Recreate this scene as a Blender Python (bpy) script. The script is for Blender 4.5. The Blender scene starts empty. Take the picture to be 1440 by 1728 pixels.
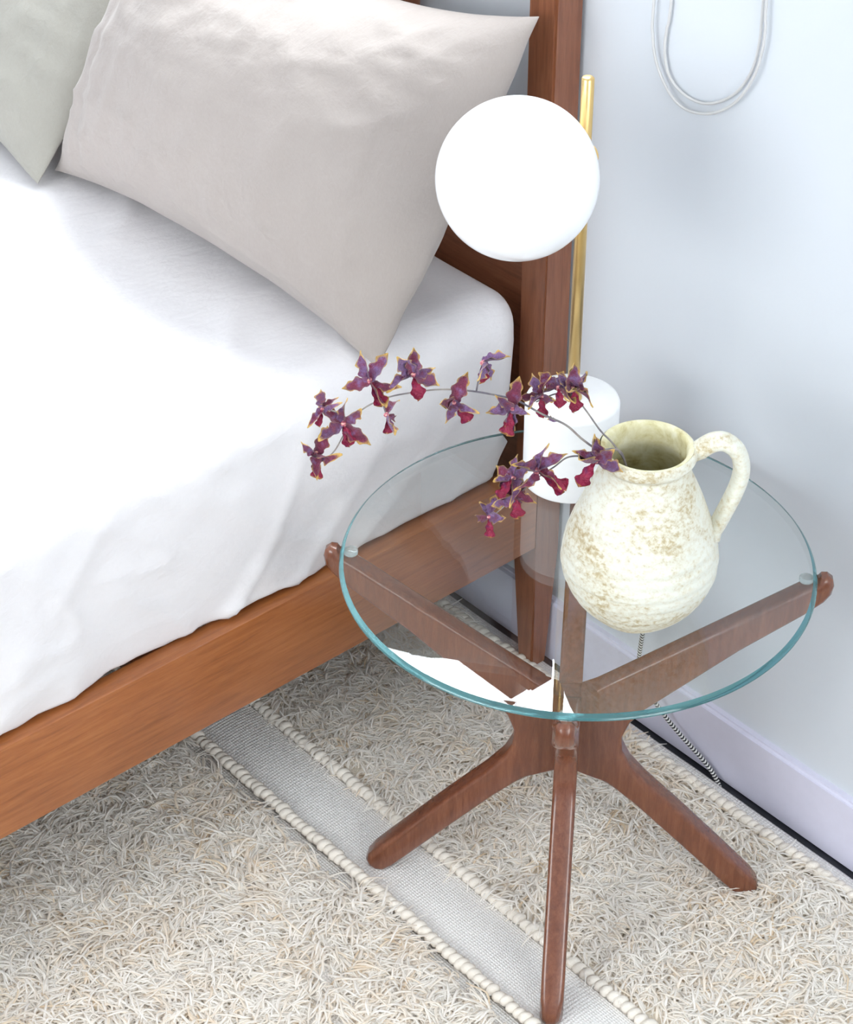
import bpy, bmesh, math, random
import numpy as np
from mathutils import Vector, Matrix, Euler, noise

sc = bpy.context.scene
col = sc.collection
random.seed(4)
rng = np.random.default_rng(4)

# ------------------------------------------------------------------ camera
CAM = Vector((1.3806, -1.754, 2.0433))
PITCH, YAW, FPX = 0.6299, -0.8539, 3587.9
cd = bpy.data.cameras.new('camera')
cam = bpy.data.objects.new('camera', cd)
col.objects.link(cam)
cam.location = CAM
FW = Vector((math.sin(YAW) * math.cos(PITCH), math.cos(YAW) * math.cos(PITCH), -math.sin(PITCH)))
cam.rotation_euler = FW.to_track_quat('-Z', 'Y').to_euler()
cd.sensor_fit = 'HORIZONTAL'
cd.sensor_width = 36.0
cd.lens = 36.0 * FPX / 1440.0
cd.clip_start = 0.05
sc.camera = cam

# ------------------------------------------------------------------ light
sc.view_settings.view_transform = 'Standard'
sc.view_settings.look = 'None'
sc.view_settings.gamma = 1.0
sc.view_settings.use_curve_mapping = False
sc.view_settings.exposure = -0.45
sc.cycles.diffuse_bounces = 5
sc.cycles.max_bounces = 9

world = bpy.data.worlds.new('world')
sc.world = world
world.use_nodes = True
bg = world.node_tree.nodes['Background']
bg.inputs[0].default_value = (0.86, 0.93, 1.0, 1)
bg.inputs[1].default_value = 6.0


def area(name, loc, target, sx, sy, power, color):
    d = bpy.data.lights.new(name, 'AREA')
    d.shape = 'RECTANGLE'
    d.size, d.size_y = sx, sy
    d.energy = power
    d.color = color
    o = bpy.data.objects.new(name, d)
    col.objects.link(o)
    o.location = loc
    o.rotation_euler = (Vector(target) - Vector(loc)).to_track_quat('-Z', 'Y').to_euler()
    return o


# daylight outside the window over the bed, the window on the right and the window at the far end of the room
area('daylight_bed_window', (-1.1, 0.62, 2.25), (-0.75, -0.9, 0.6), 1.9, 1.3, 176, (0.93, 0.97, 1.0))
area('daylight_side_window', (2.85, -0.9, 2.15), (0.0, -0.6, 0.1), 1.9, 1.6, 66, (1.0, 0.99, 0.97))
area('daylight_far_window', (-0.1, -3.80, 2.30), (-0.1, -0.9, 0.0), 2.6, 1.6, 116, (1.0, 0.985, 0.97))


# ------------------------------------------------------------------ material helpers
class NT:
    def __init__(self, name):
        self.m = bpy.data.materials.new(name)
        self.m.use_nodes = True
        self.t = self.m.node_tree
        self.t.nodes.clear()
        self.out = self.n('ShaderNodeOutputMaterial')

    def n(self, typ, **kw):
        o = self.t.nodes.new(typ)
        for k, v in kw.items():
            setattr(o, k, v)
        return o

    def l(self, a, b):
        self.t.links.new(a, b)

    def coord(self, which='Object', scale=(1, 1, 1), rot=(0, 0, 0)):
        tc = self.n('ShaderNodeTexCoord')
        mp = self.n('ShaderNodeMapping')
        mp.inputs['Scale'].default_value = scale
        mp.inputs['Rotation'].default_value = rot
        self.l(tc.outputs[which], mp.inputs[0])
        return mp.outputs[0]

    def noise(self, vec, scale, detail=3, rough=0.55, dist=0.0):
        o = self.n('ShaderNodeTexNoise')
        o.inputs['Scale'].default_value = scale
        o.inputs['Detail'].default_value = detail
        o.inputs['Roughness'].default_value = rough
        o.inputs['Distortion'].default_value = dist
        if vec is not None:
            self.l(vec, o.inputs['Vector'])
        return o.outputs[0]

    def ramp(self, fac, stops):
        o = self.n('ShaderNodeValToRGB')
        e = o.color_ramp.elements
        while len(e) < len(stops):
            e.new(0.5)
        for i, (p, c) in enumerate(stops):
            e[i].position = p
            e[i].color = (*c, 1) if len(c) == 3 else c
        self.l(fac, o.inputs[0])
        return o.outputs[0]

    def mix(self, fac, a, b, mode='MIX'):
        o = self.n('ShaderNodeMix', data_type='RGBA', blend_type=mode)
        for s, v in ((0, fac), (6, a), (7, b)):
            if hasattr(v, 'is_linked') or hasattr(v, 'links'):
                self.l(v, o.inputs[s])
            elif s == 0:
                o.inputs[0].default_value = v
            else:
                o.inputs[s].default_value = (*v, 1)
        return o.outputs[2]

    def math(self, op, a, b=0.0):
        o = self.n('ShaderNodeMath', operation=op)
        for i, v in enumerate((a, b)):
            if hasattr(v, 'links'):
                self.l(v, o.inputs[i])
            else:
                o.inputs[i].default_value = v
        return o.outputs[0]

    def bump(self, h, strength=0.3, dist=0.002, prev=None):
        o = self.n('ShaderNodeBump')
        o.inputs['Strength'].default_value = strength
        o.inputs['Distance'].default_value = dist
        self.l(h, o.inputs['Height'])
        if prev is not None:
            self.l(prev, o.inputs['Normal'])
        return o.outputs[0]

    def pbsdf(self, color, rough=0.5, normal=None, **kw):
        o = self.n('ShaderNodeBsdfPrincipled')
        if hasattr(color, 'links'):
            self.l(color, o.inputs['Base Color'])
        else:
            o.inputs['Base Color'].default_value = (*color, 1)
        if hasattr(rough, 'links'):
            self.l(rough, o.inputs['Roughness'])
        else:
            o.inputs['Roughness'].default_value = rough
        if normal is not None:
            self.l(normal, o.inputs['Normal'])
        for k, v in kw.items():
            o.inputs[k.replace('_', ' ')].default_value = v
        self.l(o.outputs[0], self.out.inputs[0])
        return o


def srgb(r, g, b):
    f = lambda c: (c / 255 / 12.92) if c / 255 <= 0.04045 else ((c / 255 + 0.055) / 1.055) ** 2.4
    return (f(r), f(g), f(b))


M = {}


def wood(name, dark, mid, light, stretch, rough=0.32, coat=0.25):
    k = NT(name)
    v = k.coord('Object', stretch)
    g1 = k.noise(v, 9, 5, 0.6, 0.6)
    g2 = k.noise(v, 46, 3, 0.6, 0.2)
    big = k.noise(k.coord('Object', (3, 3, 3)), 1.6, 2)
    f = k.math('ADD', k.math('MULTIPLY', g1, 0.55), k.math('MULTIPLY', g2, 0.25))
    f = k.math('ADD', f, k.math('MULTIPLY', big, 0.2))
    c = k.ramp(f, [(0.30, dark), (0.5, mid), (0.70, light)])
    b = k.bump(g2, 0.10, 0.001)
    k.pbsdf(c, rough, b, Coat_Weight=coat, Coat_Roughness=0.15)
    M[name] = k.m


wood('rail_wood', srgb(124, 70, 34), srgb(158, 93, 47), srgb(176, 111, 61), (16, 1.1, 16))
wood('post_wood', srgb(98, 56, 36), srgb(128, 77, 52), srgb(146, 93, 64), (16, 16, 1.0))
wood('panel_wood', srgb(98, 56, 36), srgb(128, 77, 52), srgb(146, 93, 64), (1.0, 16, 16))
wood('table_wood', srgb(84, 46, 30), srgb(110, 63, 42), srgb(132, 81, 55), (15, 15, 1.6), 0.26, 0.4)


def plain(name, color, rough=0.5, **kw):
    k = NT(name)
    v = k.coord('Object')
    nz = k.noise(v, 60, 3)
    c = k.mix(nz, tuple(x * 0.96 for x in color), tuple(min(1, x * 1.03) for x in color))
    k.pbsdf(c, rough, k.bump(k.noise(v, 300, 2), 0.04, 0.0005), **kw)
    M[name] = k.m


plain('ceiling_paint', (0.86, 0.86, 0.86), 0.8)
plain('frame_paint', (0.85, 0.85, 0.86), 0.4)
plain('baseboard_paint', srgb(214, 212, 228), 0.35)
plain('lamp_base_white', (0.93, 0.93, 0.93), 0.35)
plain('cord_white', (0.60, 0.59, 0.58), 0.6)
plain('dark_slot', (0.03, 0.03, 0.035), 0.7)
plain('floor_dark', (0.012, 0.013, 0.018), 0.45)

k = NT('wall_paint')
v = k.coord('Object')
c = k.mix(k.noise(v, 3, 3), srgb(207, 211, 217), srgb(215, 219, 224))
k.pbsdf(c, 0.62, k.bump(k.noise(v, 220, 3, 0.6), 0.10, 0.0012))
M['wall_paint'] = k.m

k = NT('brass')
v = k.coord('Object', (1, 1, 0.02))
k.pbsdf(srgb(226, 192, 128), 0.3, k.bump(k.noise(v, 800, 2), 0.05, 0.0004), Metallic=1.0)
M['brass'] = k.m

k = NT('opal_glass')
k.pbsdf((0.90, 0.90, 0.92), 0.22, None, Coat_Weight=0.3, Emission_Color=(1, 1, 1, 1), Emission_Strength=0.10)
M['opal_glass'] = k.m


def linen(name, c0, c1, crease=1.0):
    k = NT(name)
    v = k.coord('Object')
    warp = k.noise(k.coord('Object', (900, 140, 140)), 1.0, 2)
    weft = k.noise(k.coord('Object', (140, 900, 140)), 1.0, 2)
    wv = k.math('ADD', warp, weft)
    wr = k.noise(k.coord('Object', (1.0, 0.45, 1.0), (0.3, 0.2, 0.5)), 34, 4, 0.55, 0.25)
    big = k.noise(v, 7, 3, 0.5, 0.8)
    f = k.math('ADD', k.math('MULTIPLY', wv, 0.3), k.math('MULTIPLY', big, 0.4))
    c = k.mix(f, c0, c1)
    n1 = k.bump(wv, 0.10, 0.0008)
    n2 = k.bump(wr, 0.22 * crease, 0.006, n1)
    k.pbsdf(c, 0.85, n2, Sheen_Weight=0.15)
    M[name] = k.m


linen('sheet_linen', srgb(224, 220, 220), srgb(234, 230, 231), 1.8)
linen('pillow_linen', srgb(152, 142, 136), srgb(172, 162, 156), 1.9)
linen('sage_linen', srgb(146, 142, 133), srgb(164, 160, 151), 2.2)

# thin clear glass: Fresnel share of mirror over clear transmission
def clear_glass(name, tint, boost=1.0):
    k = NT(name)
    ge = k.n('ShaderNodeNewGeometry')
    dt = k.n('ShaderNodeVectorMath', operation='DOT_PRODUCT')
    k.l(ge.outputs['Incoming'], dt.inputs[0])
    k.l(ge.outputs['Normal'], dt.inputs[1])
    x = k.math('SUBTRACT', 1.0, k.math('ABSOLUTE', dt.outputs['Value']))
    fr = k.math('MULTIPLY', k.math('ADD', k.math('MULTIPLY', k.math('POWER', x, 5.0), 0.96), 0.042), boost)
    tr = k.n('ShaderNodeBsdfTransparent')
    tr.inputs[0].default_value = (*tint, 1)
    gl = k.n('ShaderNodeBsdfGlossy')
    gl.inputs['Roughness'].default_value = 0.0
    gl.inputs[0].default_value = (1, 1, 1, 1)
    mx = k.n('ShaderNodeMixShader')
    k.l(fr, mx.inputs[0])
    k.l(tr.outputs[0], mx.inputs[1])
    k.l(gl.outputs[0], mx.inputs[2])
    k.l(mx.outputs[0], k.out.inputs[0])
    M[name] = k.m


clear_glass('table_glass', (0.968, 0.985, 0.982), 1.3)
clear_glass('window_glass', (0.98, 0.99, 0.99))
k = NT('glass_edge')
v = k.coord('Object', (1, 1, 40))
c = k.mix(k.noise(v, 6, 2), srgb(28, 92, 98), srgb(96, 166, 172))
k.pbsdf(c, 0.08, None, Transmission_Weight=0.55, IOR=1.5)
M['glass_edge'] = k.m
k = NT('clear_pad')
k.pbsdf((0.9, 0.95, 0.95), 0.1, None, Transmission_Weight=0.75, IOR=1.3)
M['clear_pad'] = k.m

# glazed stoneware with brown speckle and worn throwing rings
k = NT('stoneware')
v = k.coord('Object')
sp = k.noise(k.coord('Object', (1, 1, 1.3)), 150, 4, 0.7)
blot = k.noise(v, 16, 4, 0.6, 0.5)
f = k.math('ADD', k.math('MULTIPLY', sp, 0.6), k.math('MULTIPLY', blot, 0.5))
c = k.ramp(f, [(0.48, srgb(222, 221, 208)), (0.58, srgb(214, 208, 188)), (0.66, srgb(190, 175, 140)), (0.78, srgb(156, 130, 90))])
rings = k.n('ShaderNodeTexWave', wave_type='BANDS', bands_direction='Z')
rings.inputs['Scale'].default_value = 22
rings.inputs['Distortion'].default_value = 1.5
k.l(v, rings.inputs['Vector'])
n1 = k.bump(rings.outputs[1], 0.25, 0.002)
n2 = k.bump(k.noise(v, 140, 4, 0.7), 0.35, 0.0015, n1)
k.pbsdf(c, 0.5, n2)
M['stoneware'] = k.m
k = NT('stoneware_inside')
v = k.coord('Object')
f = k.noise(v, 40, 4, 0.65, 0.4)
c = k.ramp(f, [(0.35, srgb(226, 222, 196)), (0.55, srgb(206, 198, 154)), (0.72, srgb(160, 140, 86))])
k.pbsdf(c, 0.55, k.bump(f, 0.3, 0.002))
M['stoneware_inside'] = k.m

# dried orchid petals: maroon and violet, yellow along the edge
k = NT('petal')
at = k.n('ShaderNodeAttribute', attribute_name='rim')
oi = k.n('ShaderNodeObjectInfo')
v = k.coord('Object')
nz = k.noise(v, 4.0, 3, 0.6)
body = k.ramp(k.math('ADD', k.math('MULTIPLY', nz, 0.6), k.math('MULTIPLY', oi.outputs['Random'], 0.4)),
              [(0.2, srgb(84, 34, 62)), (0.42, srgb(126, 42, 72)), (0.56, srgb(134, 102, 148)), (0.66, srgb(104, 60, 100)), (0.85, srgb(140, 60, 66))])
e = k.math('ADD', at.outputs['Fac'], k.math('MULTIPLY', k.math('SUBTRACT', nz, 0.5), 0.5))
mask = k.ramp(e, [(0.56, (0, 0, 0)), (0.82, (1, 1, 1))])
c = k.mix(mask, body, srgb(214, 172, 88))
k.pbsdf(c, 0.6, k.bump(k.noise(v, 14, 3), 0.4, 0.05), Sheen_Weight=0.2)
M['petal'] = k.m
k = NT('lip_petal')
v = k.coord('Object')
nz = k.noise(v, 3.0, 3)
at = k.n('ShaderNodeAttribute', attribute_name='rim')
oi = k.n('ShaderNodeObjectInfo')
body = k.ramp(nz, [(0.3, srgb(112, 18, 50)), (0.55, srgb(150, 30, 66)), (0.75, srgb(112, 40, 84))])
mask = k.ramp(k.math('ADD', at.outputs['Fac'], k.math('MULTIPLY', oi.outputs['Random'], 0.12)), [(0.96, (0, 0, 0)), (1.0, (0.6, 0.6, 0.6))])
c = k.mix(mask, body, srgb(196, 150, 70))
k.pbsdf(c, 0.6, k.bump(nz, 0.4, 0.05))
M['lip_petal'] = k.m
k = NT('flower_heart')
c = k.ramp(k.noise(k.coord('Object'), 1.4, 2), [(0.35, srgb(150, 50, 84)), (0.5, srgb(214, 130, 140)), (0.62, srgb(232, 196, 170)), (0.75, srgb(210, 170, 90))])
k.pbsdf(c, 0.6)
M['flower_heart'] = k.m
k = NT('stem')
c = k.ramp(k.noise(k.coord('Object'), 40, 2), [(0.35, srgb(98, 92, 100)), (0.6, srgb(150, 142, 134)), (0.75, srgb(120, 96, 100))])
k.pbsdf(c, 0.6)
M['stem'] = k.m

# rug
k = NT('rug_weave')
v = k.coord('Object', (1, 1, 1), (0, 0, 0.0))
w1 = k.n('ShaderNodeTexWave', wave_type='BANDS', bands_direction='X')
w1.inputs['Scale'].default_value = 62
w1.inputs['Distortion'].default_value = 0.6
w1.inputs['Detail Scale'].default_value = 3
w2 = k.n('ShaderNodeTexWave', wave_type='BANDS', bands_direction='Y')
w2.inputs['Scale'].default_value = 88
w2.inputs['Distortion'].default_value = 0.6
k.l(v, w1.inputs['Vector'])
k.l(v, w2.inputs['Vector'])
hh = k.math('MULTIPLY', w1.outputs[1], w2.outputs[1])
hh = k.math('ADD', hh, k.math('MULTIPLY', k.noise(v, 420, 2), 0.5))
c = k.mix(hh, srgb(222, 217, 212), srgb(244, 241, 238))
k.pbsdf(c, 0.9, k.bump(hh, 0.55, 0.002))
M['rug_weave'] = k.m
k = NT('rug_backing')
v = k.coord('Object')
nz = k.noise(v, 30, 3)
c = k.mix(nz, srgb(238, 226, 206), srgb(248, 241, 230))
k.pbsdf(c, 0.95, k.bump(k.noise(v, 300, 2), 0.5, 0.003))
M['rug_backing'] = k.m
k = NT('rug_pile')
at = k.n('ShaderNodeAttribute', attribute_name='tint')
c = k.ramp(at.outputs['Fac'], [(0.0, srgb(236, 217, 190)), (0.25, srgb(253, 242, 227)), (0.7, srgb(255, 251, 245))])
df = k.n('ShaderNodeBsdfDiffuse')
tl = k.n('ShaderNodeBsdfTranslucent')
mx = k.n('ShaderNodeMixShader')
mx.inputs[0].default_value = 0.45
k.l(c, df.inputs[0])
k.l(c, tl.inputs[0])
k.l(df.outputs[0], mx.inputs[1])
k.l(tl.outputs[0], mx.inputs[2])
k.l(mx.outputs[0], k.out.inputs[0])
M['rug_pile'] = k.m
k = NT('rug_braid')
v = k.coord('Object')
c = k.mix(k.noise(v, 6, 3), srgb(230, 219, 204), srgb(245, 238, 228))
k.pbsdf(c, 0.9, k.bump(k.noise(k.coord('Object', (1, 6, 1)), 9, 3), 0.35, 0.12))
M['rug_braid'] = k.m

# black and white braided flex
k = NT('braided_flex')
uv = k.n('ShaderNodeTexCoord')
sx = k.n('ShaderNodeSeparateXYZ')
k.l(uv.outputs['UV'], sx.inputs[0])
tri = k.math('ABSOLUTE', k.math('SUBTRACT', k.math('FRACT', k.math('MULTIPLY', sx.outputs[0], 2.0)), 0.5))
s = k.math('FRACT', k.math('ADD', k.math('MULTIPLY', sx.outputs[1], 210.0), tri))
st = k.math('GREATER_THAN', s, 0.5)
c = k.mix(st, srgb(30, 30, 36), srgb(214, 212, 208))
k.pbsdf(c, 0.7)
M['braided_flex'] = k.m


# ------------------------------------------------------------------ mesh helpers
def mesh_obj(name, verts, faces, mat, parent=None, smooth=True, uvs=None):
    me = bpy.data.meshes.new(name)
    me.from_pydata([tuple(v) for v in verts], [], faces)
    if uvs is not None:
        ul = me.uv_layers.new(name='UVMap')
        li = 0
        for fu in uvs:
            for u in fu:
                ul.data[li].uv = u
                li += 1
    if isinstance(mat, str):
        mat = [mat]
    for m in mat:
        me.materials.append(M[m])
    me.polygons.foreach_set('use_smooth', [smooth] * len(me.polygons))
    me.update()
    o = bpy.data.objects.new(name, me)
    col.objects.link(o)
    if parent is not None:
        o.parent = parent
    return o


def bm_obj(name, bm, mat, parent=None, smooth=False):
    me = bpy.data.meshes.new(name)
    bmesh.ops.recalc_face_normals(bm, faces=bm.faces[:])
    bm.to_mesh(me)
    bm.free()
    if isinstance(mat, str):
        mat = [mat]
    for m in mat:
        me.materials.append(M[m])
    if smooth:
        me.polygons.foreach_set('use_smooth', [True] * len(me.polygons))
        try:
            me.set_sharp_from_angle(angle=math.radians(38))
        except Exception:
            pass
    o = bpy.data.objects.new(name, me)
    col.objects.link(o)
    if parent is not None:
        o.parent = parent
    return o


def add_box(bm, lo, hi, bevel=0.0, seg=2):
    r = bmesh.ops.create_cube(bm, size=1.0)
    vs = r['verts']
    for v in vs:
        v.co = Vector([lo[i] + (v.co[i] + 0.5) * (hi[i] - lo[i]) for i in range(3)])
    if bevel > 0:
        es = list({e for v in vs for e in v.link_edges})
        bmesh.ops.bevel(bm, geom=es, offset=bevel, segments=seg, profile=0.5, affect='EDGES')
    return bm


def box_obj(name, lo, hi, mat, parent=None, bevel=0.0, seg=2):
    return bm_obj(name, add_box(bmesh.new(), lo, hi, bevel, seg), mat, parent, bevel > 0)


def empty(name, loc=(0, 0, 0)):
    o = bpy.data.objects.new(name, None)
    col.objects.link(o)
    o.location = loc
    o.empty_display_size = 0.05
    return o


def tag(o, label=None, cat=None, group=None, kind=None):
    if label:
        o['label'] = label
    if cat:
        o['category'] = cat
    if group:
        o['group'] = group
    if kind:
        o['kind'] = kind
    return o


def lathe(profile, seg=64, closed_bottom=True):
    verts, faces = [], []
    n = len(profile)
    for i in range(seg):
        a = 2 * math.pi * i / seg
        for r, z in profile:
            verts.append((r * math.cos(a), r * math.sin(a), z))
    for i in range(seg):
        j = (i + 1) % seg
        for t in range(n - 1):
            faces.append((i * n + t, j * n + t, j * n + t + 1, i * n + t + 1))
    return verts, faces


def catmull(pts, per=8):
    P = [Vector(p) for p in pts]
    P = [P[0] * 2 - P[1]] + P + [P[-1] * 2 - P[-2]]
    out = []
    for i in range(1, len(P) - 2):
        for s in range(per):
            t = s / per
            a, b, c, d = P[i - 1], P[i], P[i + 1], P[i + 2]
            out.append(0.5 * ((2 * b) + (c - a) * t + (2 * a - 5 * b + 4 * c - d) * t * t + (3 * b - a - 3 * c + d) * t ** 3))
    out.append(P[-2])
    return out


def tube(path, rad, seg=10, sx=1.0, ref=None, caps=True):
    """swept tube; rad is a number or a function of 0..1; sx widens it sideways"""
    verts, faces, uvs = [], [], []
    n = len(path)
    L = [0.0]
    for i in range(1, n):
        L.append(L[-1] + (path[i] - path[i - 1]).length)
    prev = Vector(ref) if ref else None
    for i, p in enumerate(path):
        t = (path[min(i + 1, n - 1)] - path[max(i - 1, 0)]).normalized()
        if prev is None:
            prev = t.orthogonal()
        u = (prev - t * prev.dot(t)).normalized()
        w = t.cross(u)
        prev = u
        r = rad(i / (n - 1)) if callable(rad) else rad
        for s in range(seg):
            a = 2 * math.pi * s / seg
            verts.append(p + (u * math.cos(a) + w * math.sin(a) * sx) * r)
    for i in range(n - 1):
        for s in range(seg):
            q = (s + 1) % seg
            faces.append((i * seg + s, i * seg + q, (i + 1) * seg + q, (i + 1) * seg + s))
            u0, u1 = s / seg, (s + 1) / seg
            uvs.append(((u0, L[i]), (u1, L[i]), (u1, L[i + 1]), (u0, L[i + 1])))
    if caps:
        faces.append(tuple(range(seg))[::-1])
        uvs.append(((0, 0),) * seg)
        faces.append(tuple((n - 1) * seg + s for s in range(seg)))
        uvs.append(((0, L[-1]),) * seg)
    return verts, faces, uvs


# ------------------------------------------------------------------ room
FZ = -0.008            # bare floor; the rug's top is z = 0
X0, X1, Y0, ZC = -2.35, 2.45, -3.45, 2.65


def wall_with_hole(name, axis, at, thick, a0, a1, z0, z1, h):
    bm = bmesh.new()
    h0, h1, g0, g1 = h
    for (p0, p1, q0, q1) in ((a0, h0, z0, z1), (h1, a1, z0, z1), (h0, h1, z0, g0), (h0, h1, g1, z1)):
        if axis == 'y':
            add_box(bm, (p0, at, q0), (p1, at + thick, q1))
        else:
            add_box(bm, (at, p0, q0), (at + thick, p1, q1))
    return tag(bm_obj(name, bm, 'wall_paint'), kind='structure')


def window(name, axis, at, h, cols, rows):
    h0, h1, g0, g1 = h
    root = tag(empty(name, (h0, at, g0) if axis == 'y' else (at, h0, g0)), kind='structure')

    def part(nm, p0, p1, q0, q1, t, mat, off=0.0):
        lo = (p0, at - t / 2 + off, q0) if axis == 'y' else (at - t / 2 + off, p0, q0)
        hi = (p1, at + t / 2 + off, q1) if axis == 'y' else (at + t / 2 + off, p1, q1)
        lo = Vector(lo) - root.location
        hi = Vector(hi) - root.location
        return box_obj(nm, lo, hi, mat, root, 0.0)
    w = 0.045
    for nm, a in (('frame_bar', (h0, h0 + w, g0, g1)), ('frame_bar', (h1 - w, h1, g0, g1)),
                  ('frame_bar', (h0 + w, h1 - w, g0, g0 + w)), ('frame_bar', (h0 + w, h1 - w, g1 - w, g1))):
        part(nm, *a, 0.05, 'frame_paint')
    cw = (h1 - h0 - 2 * w) / cols
    rh = (g1 - g0 - 2 * w) / rows
    for i in range(1, cols):
        part('mullion', h0 + w + cw * i - 0.018, h0 + w + cw * i + 0.018, g0 + w, g1 - w, 0.045, 'frame_paint')
    for j in range(1, rows):
        part('glazing_bar', h0 + w, h1 - w, g0 + w + rh * j - 0.012, g0 + w + rh * j + 0.012, 0.03, 'frame_paint')
    for i in range(cols):
        for j in range(rows):
            part('pane', h0 + w + cw * i, h0 + w + cw * (i + 1), g0 + w + rh * j, g0 + w + rh * (j + 1), 0.004, 'window_glass')
    return root


W1 = (-1.95, -0.27, 1.075, 2.40)
W2 = (-1.95, -0.25, 0.75, 2.35)
W3 = (-1.2, 1.4, 0.85, 2.40)
wall_with_hole('wall_back', 'y', 0.0, 0.12, X0 - .12, X1 + .12, FZ, ZC, W1)
wall_with_hole('wall_right', 'x', X1, 0.12, Y0, 0.0, FZ, ZC, W2)
wall_with_hole('wall_front', 'y', Y0 - 0.12, 0.12, X0 - .12, X1 + .12, FZ, ZC, W3)
tag(box_obj('wall_left', (X0 - 0.12, Y0, FZ), (X0, 0.0, ZC), 'wall_paint'), kind='structure')
tag(box_obj('ceiling', (X0 - .12, Y0 - .12, ZC), (X1 + .12, 0.12, ZC + 0.1), 'ceiling_paint'), kind='structure')
tag(box_obj('floor', (X0 - .12, Y0 - .12, FZ - 0.1), (X1 + .12, 0.12, FZ), 'floor_dark'), kind='structure')
window('window_1', 'y', 0.07, W1, 2, 1)
window('window_2', 'x', X1 + 0.06, W2, 2, 1)
window('window_3', 'y', Y0 - 0.06, W3, 3, 1)
bm = bmesh.new()
add_box(bm, (X0, -0.013, FZ + 0.002), (X1, 0.0, 0.102), 0.0)
for e in bm.edges:
    pass
es = [e for e in bm.edges if all(v.co.z > 0.1 and v.co.y < -0.01 for v in e.verts)]
bmesh.ops.bevel(bm, geom=es, offset=0.005, segments=3, affect='EDGES')
tag(bm_obj('baseboard_back', bm, 'baseboard_paint', None, True), kind='structure')

# ------------------------------------------------------------------ rug
rug = tag(empty('shag_rug', (0.0, -0.5, FZ)), 'cream shag rug with flat woven stripe and braided ridges on the floor', 'rug')
RX0, RX1 = -1.25, 1.1
YB = [-0.0575, -0.4125, -0.5185]          # the three braided ridges


def fold_z(x, y):
    """the flat stripe buckles a little"""
    if -0.51 < y < -0.42:
        t = (y + 0.465) / 0.045
        return 0.004 * max(0, 1 - t * t) * (0.6 + 0.4 * math.sin(x * 9.0))
    return 0.0


def rug_strip(name, y0, y1, mat, nx=120, ny=8, relief=0.0):
    verts, faces = [], []
    base = Vector(rug.location)
    for j in range(ny + 1):
        for i in range(nx + 1):
            x = RX0 + (RX1 - RX0) * i / nx
            y = y0 + (y1 - y0) * j / ny
            verts.append(Vector((x, y, fold_z(x, y) + relief * noise.noise((x * 14, y * 14, 2)))) - base)
    n = len(verts)
    for j in range(ny):
        for i in range(nx):
            a = j * (nx + 1) + i
            faces.append((a, a + 1, a + nx + 2, a + nx + 1))
    # skirt down to the floor
    ring = [i for i in range(nx + 1)] + [j * (nx + 1) + nx for j in range(1, ny + 1)] + \
           [ny * (nx + 1) + i for i in range(nx - 1, -1, -1)] + [j * (nx + 1) for j in range(ny - 1, 0, -1)]
    for r in ring:
        v = verts[r].copy()
        v.z = 0.0005
        verts.append(v)
    m = len(ring)
    for q in range(m):
        p = (q + 1) % m
        faces.append((ring[p], ring[q], n + q, n + p))
    return mesh_obj(name, verts, faces, mat, rug)


rug_strip('woven_border', YB[0], -0.029, 'rug_weave', 120, 4, 0.0012)
rug_strip('pile_backing', YB[1], YB[0], 'rug_backing', 120, 12, 0.001)
rug_strip('woven_stripe', YB[2], YB[1], 'rug_weave', 160, 12, 0.0008)
rug_strip('pile_backing', -1.75, YB[2], 'rug_weave', 120, 24, 0.001)

# braided ridges: one plump yarn knot after another
kv, kf = [], []
ns, nr = 9, 5
kv.append((0, 0, 1))
for j in range(1, nr):
    th = math.pi * j / nr
    for i in range(ns):
        ph = 2 * math.pi * i / ns
        kv.append((math.sin(th) * math.cos(ph), math.sin(th) * math.sin(ph), math.cos(th)))
kv.append((0, 0, -1))
for i in range(ns):
    kf.append((0, 1 + i, 1 + (i + 1) % ns))
    for j in range(nr - 2):
        a, b = 1 + j * ns + i, 1 + j * ns + (i + 1) % ns
        kf.append((a, a + ns, b + ns, b))
    kf.append((len(kv) - 1, 1 + (nr - 2) * ns + (i + 1) % ns, 1 + (nr - 2) * ns + i))
knot_proto = None
for yb, xa, xb, step in ((YB[0], -0.55, 0.46, 0.0115), (YB[1], -0.66, 0.42, 0.0120), (YB[2], -0.66, 0.34, 0.0115)):
    x = xa
    while x < xb:
        if knot_proto is None:
            o = knot_proto = mesh_obj('braid_knot', kv, kf, 'rug_braid', rug)
        else:
            o = knot_proto.copy()
            col.objects.link(o)
        jx = random.uniform(-0.0012, 0.0012)
        o.location = Vector((x + jx, yb + random.uniform(-.0012, .0012), 0.0062 + random.uniform(-.001, .001))) - Vector(rug.location)
        o.rotation_euler = (random.uniform(-.2, .2), random.uniform(-.2, .2), math.radians(-38) + random.uniform(-.25, .25))
        s = random.uniform(0.9, 1.1)
        o.scale = (0.0078 * s, 0.0105 * s, 0.0085 * s)
        x += step * random.uniform(0.94, 1.06)
# the rest of each braid, beyond the nearest knots, in one piece
bv, bf = [], []
for yb in YB:
    for xa, xb in ((-1.2, -0.66 if yb != YB[0] else -0.55), ({YB[0]: 0.465, YB[1]: 0.425, YB[2]: 0.345}[yb], 1.09)):
        x = xa
        while x < xb:
            base = len(bv)
            s_ = random.uniform(0.9, 1.1)
            mm = Matrix.Translation(Vector((x, yb, 0.0062)) - Vector(rug.location)) @ Matrix.Rotation(math.radians(-38) + random.uniform(-.25, .25), 4, 'Z') @ Matrix.Diagonal((0.0078 * s_, 0.0105 * s_, 0.0085 * s_, 1))
            bv += [mm @ Vector(p) for p in kv]
            bf += [tuple(base + q for q in f) for f in kf]
            x += 0.0118
tag(mesh_obj('braid', bv, bf, 'rug_braid', rug), kind='stuff')

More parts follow.
